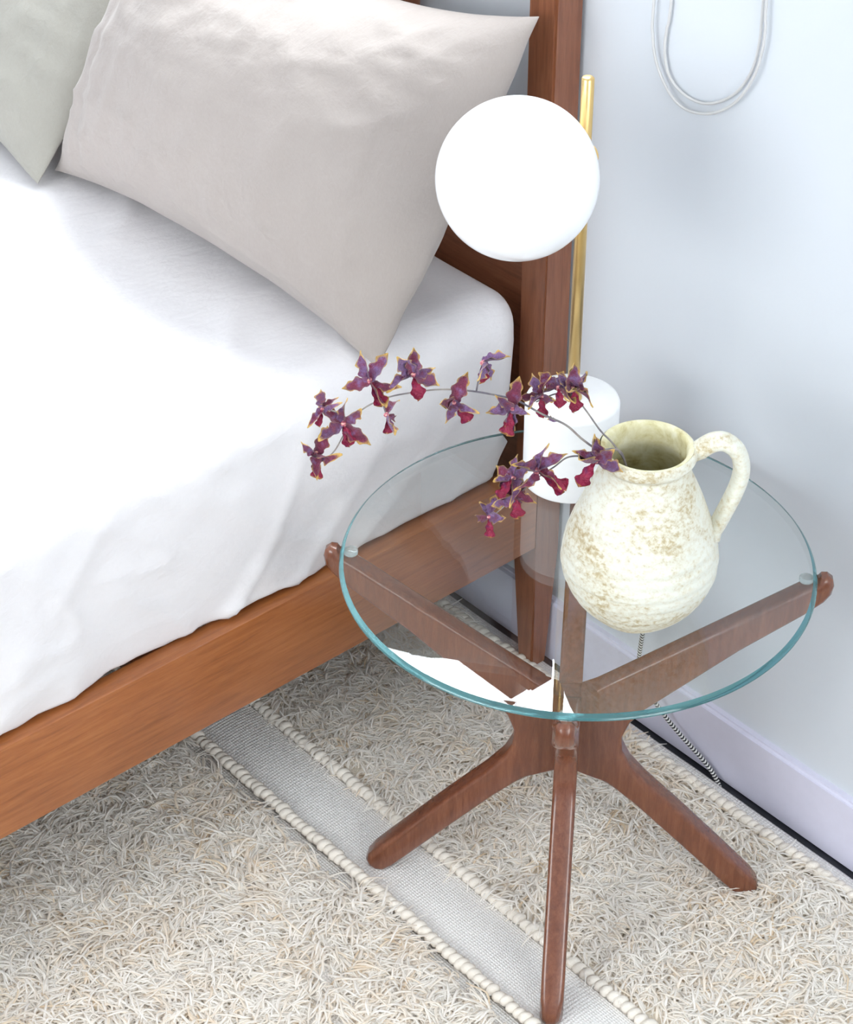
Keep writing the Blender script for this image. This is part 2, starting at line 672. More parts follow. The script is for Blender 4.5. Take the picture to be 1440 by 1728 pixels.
FEET_AZ = 0.755
TX, TY, RF = 0.0, -0.316, 0.2445
feet = [(TX + RF * math.cos(FEET_AZ + q * math.pi / 2), TY + RF * math.sin(FEET_AZ + q * math.pi / 2)) for q in range(4)]


def pile(name, poly_fn, x0, x1, y0, y1, clumps_per_m2, per, seed, len_mu, sparse):
    r = np.random.default_rng(seed)
    nC = int((x1 - x0) * (y1 - y0) * clumps_per_m2)
    cx = r.uniform(x0, x1, nC)
    cy = r.uniform(y0, y1, nC)
    keep = np.array([poly_fn(a, b) for a, b in zip(cx, cy)])
    cx, cy = cx[keep], cy[keep]
    fl = np.array([noise.noise((a * 9, b * 9, seed)) for a, b in zip(cx, cy)])
    ang = np.array([noise.noise((a * 5.5, b * 5.5, seed + 7)) for a, b in zip(cx, cy)]) * 5.0 - 0.8
    if sparse > 0:
        kp = (fl > -0.32) | (r.random(len(cx)) > sparse)
        cx, cy, fl, ang = cx[kp], cy[kp], fl[kp], ang[kp]
    C = len(cx)
    ang = ang + r.normal(0, 0.75, C)
    tintc = r.normal(0.68, 0.2, C) + fl * 0.25
    N = C * per
    rep = lambda a: np.repeat(a, per)
    x = rep(cx) + r.normal(0, .0035, N)
    y = rep(cy) + r.normal(0, .0035, N)
    th = rep(ang) + r.normal(0, .42, N)
    L = np.clip(r.normal(len_mu, len_mu * .22, N), .012, .06)
    up = np.clip(r.normal(.0085, .004, N), .003, .022)
    curl = r.normal(0, .011, N)
    ph = r.uniform(0, 6.28, N)
    lift = r.uniform(-.2, .5, N)
    tint = np.clip(rep(tintc) + r.normal(0, .13, N), 0, 1)
    K = 6
    s = np.linspace(0, 1, K)[None, :]
    dx, dy = np.cos(th)[:, None], np.sin(th)[:, None]
    along = L[:, None] * (0.12 * s + 0.88 * s ** 1.5)
    side = curl[:, None] * np.sin(s * 3.6 + ph[:, None]) * s
    px = x[:, None] + dx * along - dy * side
    py = y[:, None] + dy * along + dx * side
    pz = 0.001 + up[:, None] * (np.sin(np.pi * np.clip(s * .78, 0, 1)) ** .8 + lift[:, None] * .5 * s * s) + 0.0015 * np.sin(ph[:, None] * 3 + s * 5)
    pz = np.maximum(pz, .0015)
    P = np.stack([px, py, pz], -1)
    T = np.gradient(P, axis=1)
    T /= np.linalg.norm(T, axis=-1, keepdims=True) + 1e-9
    Z = np.array([0, 0, 1.0])
    U = np.cross(T, Z)
    U /= np.linalg.norm(U, axis=-1, keepdims=True) + 1e-6
    V = np.cross(U, T)
    rad = (r.uniform(.0010, .0017, N)[:, None] * np.array([1, 1.05, 1.05, 1, .9, .5])[None, :])[..., None]
    # half-round yarn: left edge, crown, right edge
    ring = [P + rad * (U * 1.0 - V * 0.25), P + rad * V * 0.40, P - rad * (U * 1.0 + V * 0.25)]
    Vt = np.stack(ring, 2).reshape(-1, 3) - np.array(rug.location)
    base = (np.arange(N) * K * 3)[:, None, None, None]
    kk = (np.arange(K - 1) * 3)[None, :, None, None]
    q = np.arange(2)
    quad = np.stack([q, q + 3, q + 4, q + 1], -1)[None, None]
    F = (base + kk + quad).reshape(-1, 4)
    me = bpy.data.meshes.new(name)
    me.vertices.add(len(Vt))
    me.vertices.foreach_set('co', Vt.astype(np.float32).ravel())
    me.loops.add(F.size)
    me.loops.foreach_set('vertex_index', F.astype(np.int32).ravel())
    me.polygons.add(len(F))
    me.polygons.foreach_set('loop_start', (np.arange(len(F)) * 4).astype(np.int32))
    me.polygons.foreach_set('loop_total', np.full(len(F), 4, np.int32))
    me.polygons.foreach_set('use_smooth', np.ones(len(F), bool))
    me.update(calc_edges=True)
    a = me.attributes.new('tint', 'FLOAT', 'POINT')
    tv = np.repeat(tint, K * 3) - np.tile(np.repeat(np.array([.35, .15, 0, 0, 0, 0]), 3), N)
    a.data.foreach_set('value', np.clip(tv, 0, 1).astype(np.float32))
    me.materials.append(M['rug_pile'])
    o = bpy.data.objects.new(name, me)
    col.objects.link(o)
    o.parent = rug
    tag(o, kind='stuff')
    return N


def clear_feet(x, y):
    return all((x - a) ** 2 + (y - b) ** 2 > .020 ** 2 for a, b in feet)


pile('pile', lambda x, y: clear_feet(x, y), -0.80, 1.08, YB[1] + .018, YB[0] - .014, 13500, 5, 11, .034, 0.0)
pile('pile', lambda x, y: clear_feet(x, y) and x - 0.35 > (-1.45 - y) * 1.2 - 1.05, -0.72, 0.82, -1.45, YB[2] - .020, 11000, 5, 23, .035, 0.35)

# ------------------------------------------------------------------ bed
bed = tag(empty('bed_frame', (-1.14, -1.05, 0.0)), 'warm brown wooden bed frame with slatted headboard against the wall', 'bed')
BL = Vector(bed.location)
BXR, BXL = -0.335, -1.945


def bpart(name, lo, hi, mat, bevel=0.003):
    return box_obj(name, Vector(lo) - BL, Vector(hi) - BL, mat, bed, bevel, 2)


def bed_post(name, xo, xi, y0, y1, ztop, zfloor):
    """square post whose lower leg tapers on its inner sides"""
    bm = bmesh.new()
    lev = [(zfloor, 0.62), (0.20, 1.0), (ztop, 1.0)]
    rings = []
    for z, k_ in lev:
        xin = xo + (xi - xo) * k_
        yin = y0 + (y1 - y0) * k_
        rings.append([bm.verts.new(Vector(p) - BL) for p in ((xo, y0, z), (xin, y0, z), (xin, yin, z), (xo, yin, z))])
    for a, b in zip(rings, rings[1:]):
        for i in range(4):
            bm.faces.new((a[i], a[(i + 1) % 4], b[(i + 1) % 4], b[i]))
    bm.faces.new(rings[0])
    bm.faces.new(rings[-1])
    es = [e for e in bm.edges if abs(e.verts[0].co.z - e.verts[1].co.z) > 0.05]
    bmesh.ops.bevel(bm, geom=es, offset=0.0035, segments=2, affect='EDGES')
    return bm_obj(name, bm, 'post_wood', bed, True)


bed_post('headboard_post', BXR, BXR - 0.049, -0.0525, -0.0045, 1.105, 0.0)
bed_post('headboard_post', BXL, BXL + 0.049, -0.0525, -0.0045, 1.105, FZ)
bed_post('foot_post', BXR, BXR - 0.049, -2.14, -2.092, 0.42, FZ)
bed_post('foot_post', BXL, BXL + 0.049, -2.14, -2.092, 0.42, FZ)
bpart('side_rail', (BXR - 0.032, -2.092, 0.2215), (BXR, -0.0525, 0.3565), 'rail_wood', 0.003)
bpart('side_rail', (BXL, -2.092, 0.2215), (BXL + 0.032, -0.0525, 0.3565), 'rail_wood', 0.003)
bpart('foot_rail', (BXL + 0.049, -2.13, 0.2215), (BXR - 0.049, -2.10, 0.3565), 'panel_wood')
bpart('headboard_panel', (BXL + 0.049, -0.040, 0.24), (BXR - 0.049, -0.014, 0.78), 'panel_wood')
bpart('top_rail', (BXL + 0.049, -0.045, 1.045), (BXR - 0.049, -0.010, 1.158), 'panel_wood')
for i in range(5):
    xc = -0.649 - i * 0.245
    bpart('headboard_upright', (xc - 0.020, -0.042, 0.78), (xc + 0.020, -0.012, 1.045), 'post_wood')
for i in range(12):
    yc = -0.16 - i * 0.168
    bpart('slat', (BXL + 0.032, yc - 0.045, 0.325), (BXR - 0.032, yc + 0.045, 0.3495), 'panel_wood', 0.0)


# mattress in a fitted linen sheet
def rounded_box(lo, hi, r, xs, ys, zs):
    verts, faces, idx = [], [], {}
    C = [xs, ys, zs]

    def vid(p):
        key = tuple(round(c, 5) for c in p)
        if key not in idx:
            q = [min(max(p[i], lo[i] + r), hi[i] - r) for i in range(3)]
            d = Vector(p) - Vector(q)
            if d.length > 1e-9:
                d.normalize()
            idx[key] = len(verts)
            verts.append((Vector(q) + d * r, d))
        return idx[key]
    for ax in range(3):
        a, b = [(1, 2), (2, 0), (0, 1)][ax]
        for side in (0, 1):
            for i in range(len(C[a]) - 1):
                for j in range(len(C[b]) - 1):
                    f = []
                    for (ii, jj) in ((i, j), (i + 1, j), (i + 1, j + 1), (i, j + 1)):
                        p = [0, 0, 0]
                        p[ax] = hi[ax] if side else lo[ax]
                        p[a], p[b] = C[a][ii], C[b][jj]
                        f.append(vid(p))
                    faces.append(tuple(f if side else f[::-1]))
    return verts, faces


def spaced(a, b, fine_a, fine_b, step_f, step_c):
    out, x = [a], a
    while x < b - 1e-6:
        st = step_f if fine_a <= x <= fine_b else step_c
        x = min(b, x + st)
        if b - x < st * 0.3:
            x = b
        out.append(x)
    return out


mlo, mhi = (-1.925, -2.075, 0.360), (-0.354, -0.0625, 0.637)
mv, mf = rounded_box(mlo, mhi, 0.052,
                     spaced(mlo[0], mhi[0], -1.05, 0, 0.010, 0.04),
                     spaced(mlo[1], mhi[1], -1.15, 0, 0.010, 0.04),
                     spaced(mlo[2], mhi[2], 0, 1, 0.0085, 0.02))


def ridge(v):
    return 1.0 - abs(v) * 2.2


mverts = []
for p, d in mv:
    q = p.copy()
    side = max(0.0, d.x) if p.z > 0.412 else (1.0 if d.x > 0.02 else 0.0)
    top = max(0.0, d.z)
    # side cloth: slanting drapes and tension folds, deeper toward the hem
    low = max(0.0, min(1.0, (0.60 - p.z) / 0.22))
    f = noise.noise((p.y * 5.0 + p.z * 3.0, p.z * 1.6, 3.1))
    g = max(0.0, ridge(noise.noise((p.y * 6.5 - p.z * 5.5, p.z * 2.2 + p.y * 0.6, 9.0)))) ** 3 + 0.7 * max(0.0, ridge(noise.noise((p.y * 11 + p.z * 14, p.z * 5 - p.y * 2, 4.0)))) ** 5
    calm = 1.0 - 0.75 * max(0.0, min(1.0, (p.y + 0.50) / 0.25))
    g *= calm
    q.x += side * (0.007 * calm * f * (0.3 + low) + 0.009 * g * (0.5 + 0.5 * low) + 0.005 * math.sin(math.pi * min(1, max(0, (p.z - .36) / .277))))
    # corner at the head end pulled in toward its lower half
    if p.y > -0.16:
        t = (p.y + 0.16) / 0.10
        lowc = max(0.0, (0.56 - p.z) / 0.20)
        q.x -= side * 0.010 * t * t * lowc
        q.y -= max(0.0, d.y) * 0.020 * lowc + 0.035 * max(0, t) ** 2 * max(0, (0.44 - p.z) / 0.08)
    # the sheet hangs straight to a wavy hem just above the rail
    if p.z < 0.412 and d.x > 0.02:
        t_ = (0.412 - p.z) / 0.052
        q.x += (mhi[0] - 0.004 * t_ - p.x) * min(1.0, d.x * 2.5)
        q.z += t_ * (-0.003 + calm * (0.0045 * noise.noise((p.y * 13, 4.0, 1.0)) + 0.003 * noise.noise((p.y * 38, 2.0, 1.0))))
    # top: broad softness and fine wrinkles
    gt = max(0.0, ridge(noise.noise((p.x * 5 + p.y * 3, p.y * 4 - p.x * 2, 5.5)))) ** 4
    q.z += top * (0.007 * noise.noise((p.x * 3.2, p.y * 3.2, 0.0)) + 0.006 * gt)
    mverts.append(q)
mc = Vector((-1.13, -1.07, 0.36))
mat_o = mesh_obj('mattress', [v - mc for v in mverts], mf, 'sheet_linen')
mat_o.location = mc
tag(mat_o, 'thick mattress in a white linen fitted sheet on the wooden bed', 'mattress')


# pillows
def pillow(name, BLc, BRc, TRc, TLc, thick, seed, label, mat='pillow_linen', droop=0.0):
    BLc, BRc, TRc, TLc = map(Vector, (BLc, BRc, TRc, TLc))
    cen = (BLc + BRc + TRc + TLc) / 4
    nrm = (BRc - BLc).cross(TLc - BLc).normalized()      # towards the room
    n, m = 96, 66
    verts, faces = [], []

    def pt(u, v, sgn):
        a, b = abs(2 * u - 1), abs(2 * v - 1)
        # seam drawn in between the corners
        uu = 0.5 + (u - 0.5) * (1 - (0.005 if u > 0.5 else 0.05) * (1 - b ** 2.2))
        vv = 0.5 + (v - 0.5) * (1 - (0.20 if v > 0.5 else 0.13) * (1 - a ** 2.4))
        p = (BLc * (1 - uu) + BRc * uu) * (1 - vv) + (TLc * (1 - uu) + TRc * uu) * vv
        e = ((1 - a ** 2.6) * (1 - b ** 2.3))
        h = thick * max(0.0, e) ** 0.56
        edge = max(0.0, 1 - e)
        w = 0.006 * noise.noise((u * 3 + seed, v * 3, sgn)) * min(1, e * 4)
        # fine creases that fan from the corners and along the seam
        cr = max(0.0, ridge(noise.noise((u * 5.5 + v * 3.2 + seed, v * 7.5 - u * 2.6, 1.7 * sgn)))) ** 3
        w += 0.009 * cr * min(1, e * 3) * (0.35 + 0.65 * edge)
        cr2 = max(0.0, ridge(noise.noise((u * 13 + seed, v * 5 + u * 6, 3.3 * sgn)))) ** 3
        w += 0.0045 * cr2 * min(1, e * 3)
        if sgn > 0:
            bw = 0.012 * math.sin(v * 5 + seed)
            w += (0.0045 * math.exp(-((u - 0.085 - bw) / 0.010) ** 2) - 0.004 * math.exp(-((u - 0.125 - bw) / 0.012) ** 2) + 0.003 * math.exp(-((u - 0.165 - bw) / 0.010) ** 2)) * min(1, e * 5)
        p = p + nrm * (sgn * h * (1.0 if sgn > 0 else 0.62) + w * sgn)
        # filling settles downward
        p.z -= droop * e * (1 - v)
        p += nrm * (0.006 * noise.noise((u * 9, v * 9, seed)) * (1 - min(1, e * 5)))
        return p
    for sgn in (1, -1):
        base = len(verts)
        for j in range(m + 1):
            for i in range(n + 1):
                # cosine spacing keeps the seam round
                u = 0.5 - 0.5 * math.cos(math.pi * (0.5 * (i / n) + 0.25 * (1 - math.cos(math.pi * i / n))))
                v = 0.5 - 0.5 * math.cos(math.pi * (0.5 * (j / m) + 0.25 * (1 - math.cos(math.pi * j / m))))
                verts.append(pt(u, v, sgn) - cen)
        for j in range(m):
            for i in range(n):
                a = base + j * (n + 1) + i
                f = (a, a + 1, a + n + 2, a + n + 1)
                faces.append(f if sgn > 0 else f[::-1])
    o = mesh_obj(name, verts, faces, mat)
    bm = bmesh.new()
    bm.from_mesh(o.data)
    bmesh.ops.remove_doubles(bm, verts=bm.verts[:], dist=0.0004)
    bm.to_mesh(o.data)
    bm.free()
    o.data.polygons.foreach_set('use_smooth', [True] * len(o.data.polygons))
    o.location = cen
    return tag(o, label, 'pillow', 'linen pillows leaning on the headboard')


pillow('pillow', (-1.037, -0.352, 0.648), (-0.335, -0.338, 0.641), (-0.325, -0.090, 1.035), (-0.985, -0.140, 1.035), 0.138, 2.0,
       'large pale grey linen pillow leaning on the headboard behind the globe lamp')
pillow('pillow', (-1.735, -0.375, 0.648), (-1.020, -0.392, 0.646), (-0.985, -0.085, 1.035), (-1.760, -0.110, 1.035), 0.085, 6.0,
       'sage grey linen pillow at the left edge, partly behind the larger pillow', 'sage_linen')

# ------------------------------------------------------------------ table
H = 0.529
R = 0.28
GT = 0.007
table = tag(empty('side_table', (TX, TY, 0.0)), 'round glass side table on four crossed brown wooden legs', 'table')

prof = [(0.0135, 0.326), (0.05, 0.352), (0.262, 0.5065), (0.2765, 0.5165), (0.2815, 0.5185), (0.2845, 0.5255), (0.2915, 0.5275), (0.298, 0.5225), (0.3005, 0.513),
        (0.2985, 0.502), (0.291, 0.491), (0.27, 0.4735), (0.20, 0.4135), (0.125, 0.341), (0.094, 0.311), (0.076, 0.287), (0.0675, 0.263), (0.069, 0.240), (0.079, 0.218),
        (0.100, 0.192), (0.150, 0.140), (0.2445, 0.037), (0.2545, 0.024), (0.258, 0.013), (0.254, 0.004), (0.245, 0.0), (0.234, 0.001),
        (0.222, 0.010), (0.150, 0.087), (0.090, 0.150), (0.062, 0.176), (0.038, 0.194), (0.0135, 0.204)]
HWID = 0.0145


def leg_mesh():
    bm = bmesh.new()
    # densify
    pts = []
    for a, b in zip(prof, prof[1:] + prof[:1]):
        pts.append(a)
        d = math.hypot(b[0] - a[0], b[1] - a[1])
        for t in range(1, int(d / 0.03) + 1):
            s = t / (int(d / 0.03) + 1)
            pts.append((a[0] + (b[0] - a[0]) * s, a[1] + (b[1] - a[1]) * s))
    lo = [bm.verts.new((x, -HWID, z)) for x, z in pts]
    hi = [bm.verts.new((x, HWID, z)) for x, z in pts]
    n = len(pts)
    bm.faces.new(lo[::-1])
    bm.faces.new(hi)
    for i in range(n):
        j = (i + 1) % n
        bm.faces.new((lo[i], lo[j], hi[j], hi[i]))
    bmesh.ops.recalc_face_normals(bm, faces=bm.faces[:])
    es = [e for e in bm.edges if abs(e.verts[0].co.y - e.verts[1].co.y) < 1e-6 and min(e.verts[0].co.x, e.verts[1].co.x) > 0.0136]
    bmesh.ops.bevel(bm, geom=es, offset=0.0055, segments=4, profile=0.5, affect='EDGES', clamp_overlap=True)
    for v in bm.verts:
        if v.co.x > 0.281:
            v.co.y *= math.sqrt(max(0.12, 1 - ((v.co.x - 0.281) / 0.0205) ** 2)) * math.sqrt(max(0.2, 1 - 0.75 * ((v.co.z - 0.507) / 0.021) ** 2))
        elif v.co.z < 0.05 and v.co.x > 0.235:
            v.co.y *= math.sqrt(max(0.25, 1 - ((v.co.x - 0.235) / 0.0265) ** 2))
    return bm


leg0 = bm_obj('leg', leg_mesh(), 'table_wood', table, True)
leg0.rotation_euler = (0, 0, FEET_AZ)
for q in range(1, 4):
    l = leg0.copy()
    col.objects.link(l)
    l.rotation_euler = (0, 0, FEET_AZ + q * math.pi / 2)
hubo = box_obj('hub', (-0.0135, -0.0135, 0.206), (0.0135, 0.0135, 0.324), 'table_wood', table)
hubo.rotation_euler = (0, 0, FEET_AZ)

# glass: two clear faces and a teal ground edge
gv, gf, gm = [], [], []
S = 160
gp = [(R - 0.0008, H - GT), (R, H - GT + 0.0008), (R - 0.0005, H - GT + 0.002), (R - 0.0055, H)]
for i in range(S):
    a = 2 * math.pi * i / S
    for r, z in gp:
        gv.append((r * math.cos(a), r * math.sin(a), z))
for i in range(S):
    j = (i + 1) % S
    for t in range(3):
        gf.append((i * 4 + t, j * 4 + t, j * 4 + t + 1, i * 4 + t + 1))
gf.append(tuple(i * 4 for i in range(S))[::-1])
gf.append(tuple(i * 4 + 3 for i in range(S)))
glass = mesh_obj('glass_top', gv, gf, ['table_glass', 'glass_edge'], table, False)
for i, p in enumerate(glass.data.polygons):
    p.material_index = 0 if i >= len(gf) - 2 else 1
    p.use_smooth = i < len(gf) - 2
pv, pf = lathe([(0.0, -0.004), (0.0075, -0.004), (0.0085, -0.003), (0.0085, 0.0018), (0.0075, 0.0025), (0.0, 0.0025)], 20)
pad0 = None
for q in range(4):
    if pad0 is None:
        pad0 = mesh_obj('clear_pad', pv, pf, 'clear_pad', table)
        o = pad0
    else:
        o = pad0.copy()
        col.objects.link(o)
    a = FEET_AZ + q * math.pi / 2
    o.location = (0.268 * math.cos(a), 0.268 * math.sin(a), H - GT - 0.0027)

# ------------------------------------------------------------------ lamp
LXY = (-0.1245, -0.2085)
lamp = tag(empty('globe_lamp', (*LXY, H)), 'table lamp with white glass globe, slim brass rod and white drum base', 'lamp')
bh, br = 0.1175, 0.0575
v_, f_ = lathe([(0, 0), (br - .003, 0), (br - .0008, .0008), (br, .003), (br, bh - .005), (br - .0015, bh - .0015), (br - .005, bh), (0.0, bh)], 96)
mesh_obj('base', v_, f_, 'lamp_base_white', lamp)
v_, f_ = lathe([(0, bh - .002), (.0072, bh - .002), (.0072, 0.5315), (.0062, 0.533), (0, 0.533)], 32)
mesh_obj('rod', v_, f_, 'brass', lamp)
v_, f_ = lathe([(0, bh), (.011, bh), (.011, bh + .003), (.0075, bh + .0042)], 32)
mesh_obj('rod_collar', v_, f_, 'brass', lamp)
GC = Vector((-0.1345, -0.3015, 0.9665))
gr = 0.0902
v_, f_ = lathe([(gr * math.sin(math.pi * i / 48), -gr * math.cos(math.pi * i / 48)) for i in range(49)], 96)
g_ = mesh_obj('globe', v_, f_, 'opal_glass', lamp)
g_.location = GC - Vector((*LXY, H))
# fitting between rod and globe
a0 = Vector((LXY[0], LXY[1], GC.z)) - Vector((*LXY, H))
a1 = GC - Vector((*LXY, H))
dirv = (a1 - a0).normalized()
v_, f_, _u = tube([a0 + dirv * t for t in (-0.012, -0.0118, 0.0, 0.013, 0.0135)], lambda t: 0.0105, 24)
mesh_obj('globe_holder', v_, f_, 'brass', lamp)

# lamp flex
flex = catmull([(-0.0865, -0.168, H + 0.004), (-0.094, -0.145, H + 0.0035), (-0.112, -0.095, H + 0.0035), (-0.1265, -0.059, H + 0.0045), (-0.131, -0.046, H - 0.006),
                (-0.1315, -0.043, 0.49), (-0.131, -0.044, 0.40), (-0.130, -0.044, 0.30), (-0.130, -0.043, 0.22), (-0.1305, -0.043, 0.185), (-0.133, -0.042, 0.130), (-0.119, -0.036, 0.088),
                (-0.0913, -0.029, 0.0565), (-0.061, -0.025, 0.036), (-0.0205, -0.022, 0.017), (0.005, -0.022, 0.002), (0.03, -0.034, -0.0045), (0.08, -0.06, -0.0048)], 10)
v_, f_, u_ = tube(flex, 0.0031, 12)
o = mesh_obj('lamp_flex', v_, f_, 'braided_flex', None, True, u_)
tag(o, 'black and white braided lamp cord dropping along the baseboard behind the table', 'cord')

# ------------------------------------------------------------------ cord looped on the wall
cp = [(-0.190, 1.62), (-0.1905, 1.30), (-0.1950, 1.075), (-0.1990, 1.035), (-0.2000, 1.010), (-0.193, 0.985), (-0.178, 0.9705), (-0.158, 0.9640), (-0.1351, 0.9645), (-0.110, 0.975),
      (-0.085, 0.996), (-0.0665, 1.027), (-0.0590, 1.062), (-0.0590, 1.113), (-0.064, 1.30), (-0.068, 1.50), (-0.066, 1.585), (-0.060, 1.60), (-0.054, 1.585), (-0.052, 1.50), (-0.0500, 1.30), (-0.0510, 1.118),
      (-0.0490, 1.090), (-0.0500, 1.062), (-0.058, 1.027), (-0.078, 0.9905), (-0.105, 0.966), (-0.1338, 0.9530), (-0.162, 0.9510), (-0.186, 0.963), (-0.207, 0.990), (-0.2165, 1.022), (-0.2185, 1.066), (-0.214, 1.30), (-0.204, 1.62)]
cpts = []
for i, (x, z) in enumerate(cp):
    yo = -0.0045 if i < 16 else (-0.010 if i < 20 else -0.0085)
    cpts.append((x, yo, z))
wc = tag(empty('hanging_cord', (-0.19, -0.004, 1.62)), 'thin off-white cord hanging in a double loop on the wall', 'cord')
wl = Vector(wc.location)
v_, f_, u_ = tube([p - wl for p in catmull(cpts, 8)], 0.0018, 10)
mesh_obj('cord', v_, f_, 'cord_white', wc)
for hx, hz in ((-0.197, 1.615), (-0.060, 1.588)):
    hk = catmull([(hx, 0.0, hz - 0.001), (hx, -0.012, hz - 0.001), (hx, -0.018, hz + 0.006)], 6)
    v_, f_, u_ = tube([p - wl for p in hk], 0.003, 10)
    mesh_obj('hook', v_, f_, 'frame_paint', wc)

# ------------------------------------------------------------------ pitcher
PX, PY = 0.1081, -0.3284
pit = tag(empty('pitcher', (PX, PY, H)), 'rustic cream stoneware pitcher with speckled glaze on the glass table', 'pitcher')
outer = [(0.0, 0.0), (0.050, 0.0), (0.0535, 0.003), (0.062, 0.012), (0.0735, 0.027), (0.0825, 0.045), (0.0876, 0.066), (0.0878, 0.080), (0.0845, 0.100), (0.0775, 0.122),
         (0.0685, 0.146), (0.0600, 0.166), (0.0535, 0.181), (0.0492, 0.193), (0.0480, 0.201), (0.0500, 0.2045), (0.0530, 0.2075), (0.0545, 0.2125), (0.0535, 0.2180), (0.0505, 0.2210)]
inner = [(0.0505, 0.2210), (0.0465, 0.2205), (0.0435, 0.216), (0.0425, 0.205), (0.0430, 0.195), (0.0490, 0.180), (0.0600, 0.153), (0.0730, 0.118), (0.0810, 0.085), (0.0800, 0.060), (0.0690, 0.030), (0.0500, 0.012), (0.0, 0.010)]


def dens(pr, k_=4):
    V3 = catmull([(r, 0, z) for r, z in pr], k_)
    return [(max(0.0, p.x), p.z) for p in V3]


od = [(0.0, 0.0), (0.048, 0.0)] + dens(outer[1:], 6)
v_, f_ = lathe(od, 96)
vv_ = []
for p in v_:
    p = Vector(p)
    r = math.hypot(p.x, p.y)
    if r > 1e-6:
        a = math.atan2(p.y, p.x)
        # hand-thrown: soft throwing rings, a pressed groove or two, slight wobble
        w = 0.0006 * noise.noise((p.x * 30, p.y * 30, p.z * 40)) + 0.0005 * noise.noise((math.cos(a) * 1.5, math.sin(a) * 1.5, p.z * 60))
        for zg, dp in ((0.050, .0014), (0.068, .0008), (0.098, .0009)):
            zz = p.z - zg - 0.003 * math.sin(a * 1.0 + 1.0)
            w -= dp * math.exp(-(zz / 0.0022) ** 2)
            w += 0.6 * dp * math.exp(-((zz - 0.005) / 0.003) ** 2)
        for zg in np.arange(0.02, 0.15, 0.011):
            w -= 0.00035 * math.exp(-((p.z - zg) / 0.0025) ** 2)
        # pouring lip faces the bed
        la = math.atan2(-0.754, -0.657)
        da = (a - la + math.pi) % (2 * math.pi) - math.pi
        w += 0.0015 * math.exp(-(da / 0.5) ** 2) * max(0, (p.z - 0.19) / 0.03)
        p.x += math.cos(a) * w
        p.y += math.sin(a) * w
    vv_.append(p)
mesh_obj('body', vv_, f_, 'stoneware', pit)
v_, f_ = lathe(dens(inner, 5), 96)
mesh_obj('inside_wall', v_, f_, 'stoneware_inside', pit)
rv = Vector((0.657, 0.754, 0))
hp = [rv * x + Vector((0, 0, z)) for x, z in ((0.0500, 0.2080), (0.0585, 0.2170), (0.071, 0.2255), (0.084, 0.2255), (0.097, 0.2145), (0.1035, 0.197), (0.1035, 0.178), (0.0985, 0.157), (0.0910, 0.135), (0.0835, 0.115), (0.0775, 0.104))]
hv, hf, hu = tube(catmull(hp, 7), lambda t: 0.0098 - 0.0030 * max(0, 1 - t * 12) - 0.0008 * t + 0.0035 * max(0, (t - .93) / .07), 20, 1.45, ref=rv)
mesh_obj('handle', hv, hf, 'stoneware', pit)

# ------------------------------------------------------------------ orchid sprays
def petal_mesh(name, wid, bend, wave, cup, mat, tipw=0.9, seed=0.0, notch=False):
    nu, nw = 12, 4
    verts, rim, faces = [], [], []
    for sgn in (1, -1):
        for i in range(nu + 1):
            u = i / nu
            prof_ = (math.sin(math.pi * min(1, 0.06 + 0.90 * u ** tipw)) ** 0.6) if not notch else (u ** 0.8) * math.sqrt(max(0, 1 - max(0, (u - .72) / .28) ** 2))
            hw = wid * 0.5 * max(0.035, prof_) * (1 + 0.22 * math.sin(u * 17 + seed))
            for j in range(nw + 1):
                t = j / nw * 2 - 1
                x = u - 0.13 * t * t * u * (1 if not notch else -0.5)
                y = t * hw
                z = bend * u * u + wave * math.sin(u * 7 + seed + t) * u * (0.4 + abs(t)) + cup * t * t * hw * 2
                z += sgn * 0.014 * (1 - abs(t) * .7)
                verts.append((x, y, z))
                rim.append(min(1.0, max(abs(t) ** 2 * (0.45 + 0.55 * u), u ** 3)))
    n1 = (nu + 1) * (nw + 1)
    for i in range(nu):
        for j in range(nw):
            a = i * (nw + 1) + j
            f = (a, a + nw + 1, a + nw + 2, a + 1)
            faces.append(f)
            faces.append(tuple(n1 + q for q in f[::-1]))
    for i in range(nu):
        for j in (0, nw):
            a, b = i * (nw + 1) + j, (i + 1) * (nw + 1) + j
            faces.append((a, n1 + a, n1 + b, b) if j == nw else (b, n1 + b, n1 + a, a))
    for j in range(nw):
        a = nu * (nw + 1) + j
        faces.append((a, n1 + a, n1 + a + 1, a + 1))
    me = bpy.data.meshes.new(name)
    me.from_pydata(verts, [], faces)
    me.polygons.foreach_set('use_smooth', [True] * len(me.polygons))
    at_ = me.attributes.new('rim', 'FLOAT', 'POINT')
    at_.data.foreach_set('value', rim)
    me.materials.append(M[mat])
    me.update()
    return me


petals = [petal_mesh('petal', 0.44, 0.10, 0.07, 0.4, 'petal', 0.95, 0.0),
          petal_mesh('petal', 0.36, -0.18, 0.09, 0.6, 'petal', 0.85, 1.3),
          petal_mesh('petal', 0.52, 0.22, 0.06, 0.3, 'petal', 1.15, 2.1),
          petal_mesh('petal', 0.30, -0.30, 0.10, 0.7, 'petal', 0.8, 3.7)]
lips = [petal_mesh('lip', 0.62, -0.15, 0.07, 0.35, 'lip_petal', 1.0, 0.5, True), petal_mesh('lip', 0.74, -0.28, 0.10, 0.25, 'lip_petal', 1.0, 2.5, True)]
hbm = bmesh.new()
bmesh.ops.create_icosphere(hbm, subdivisions=2, radius=1.0)
for v in hbm.verts:
    d = noise.noise(v.co * 1.6)
    v.co *= 1 + 0.25 * d
    v.co.z *= 1.5
heart_me = bpy.data.meshes.new('flower')
hbm.to_mesh(heart_me)
hbm.free()
heart_me.materials.append(M['flower_heart'])
heart_me.polygons.foreach_set('use_smooth', [True] * len(heart_me.polygons))

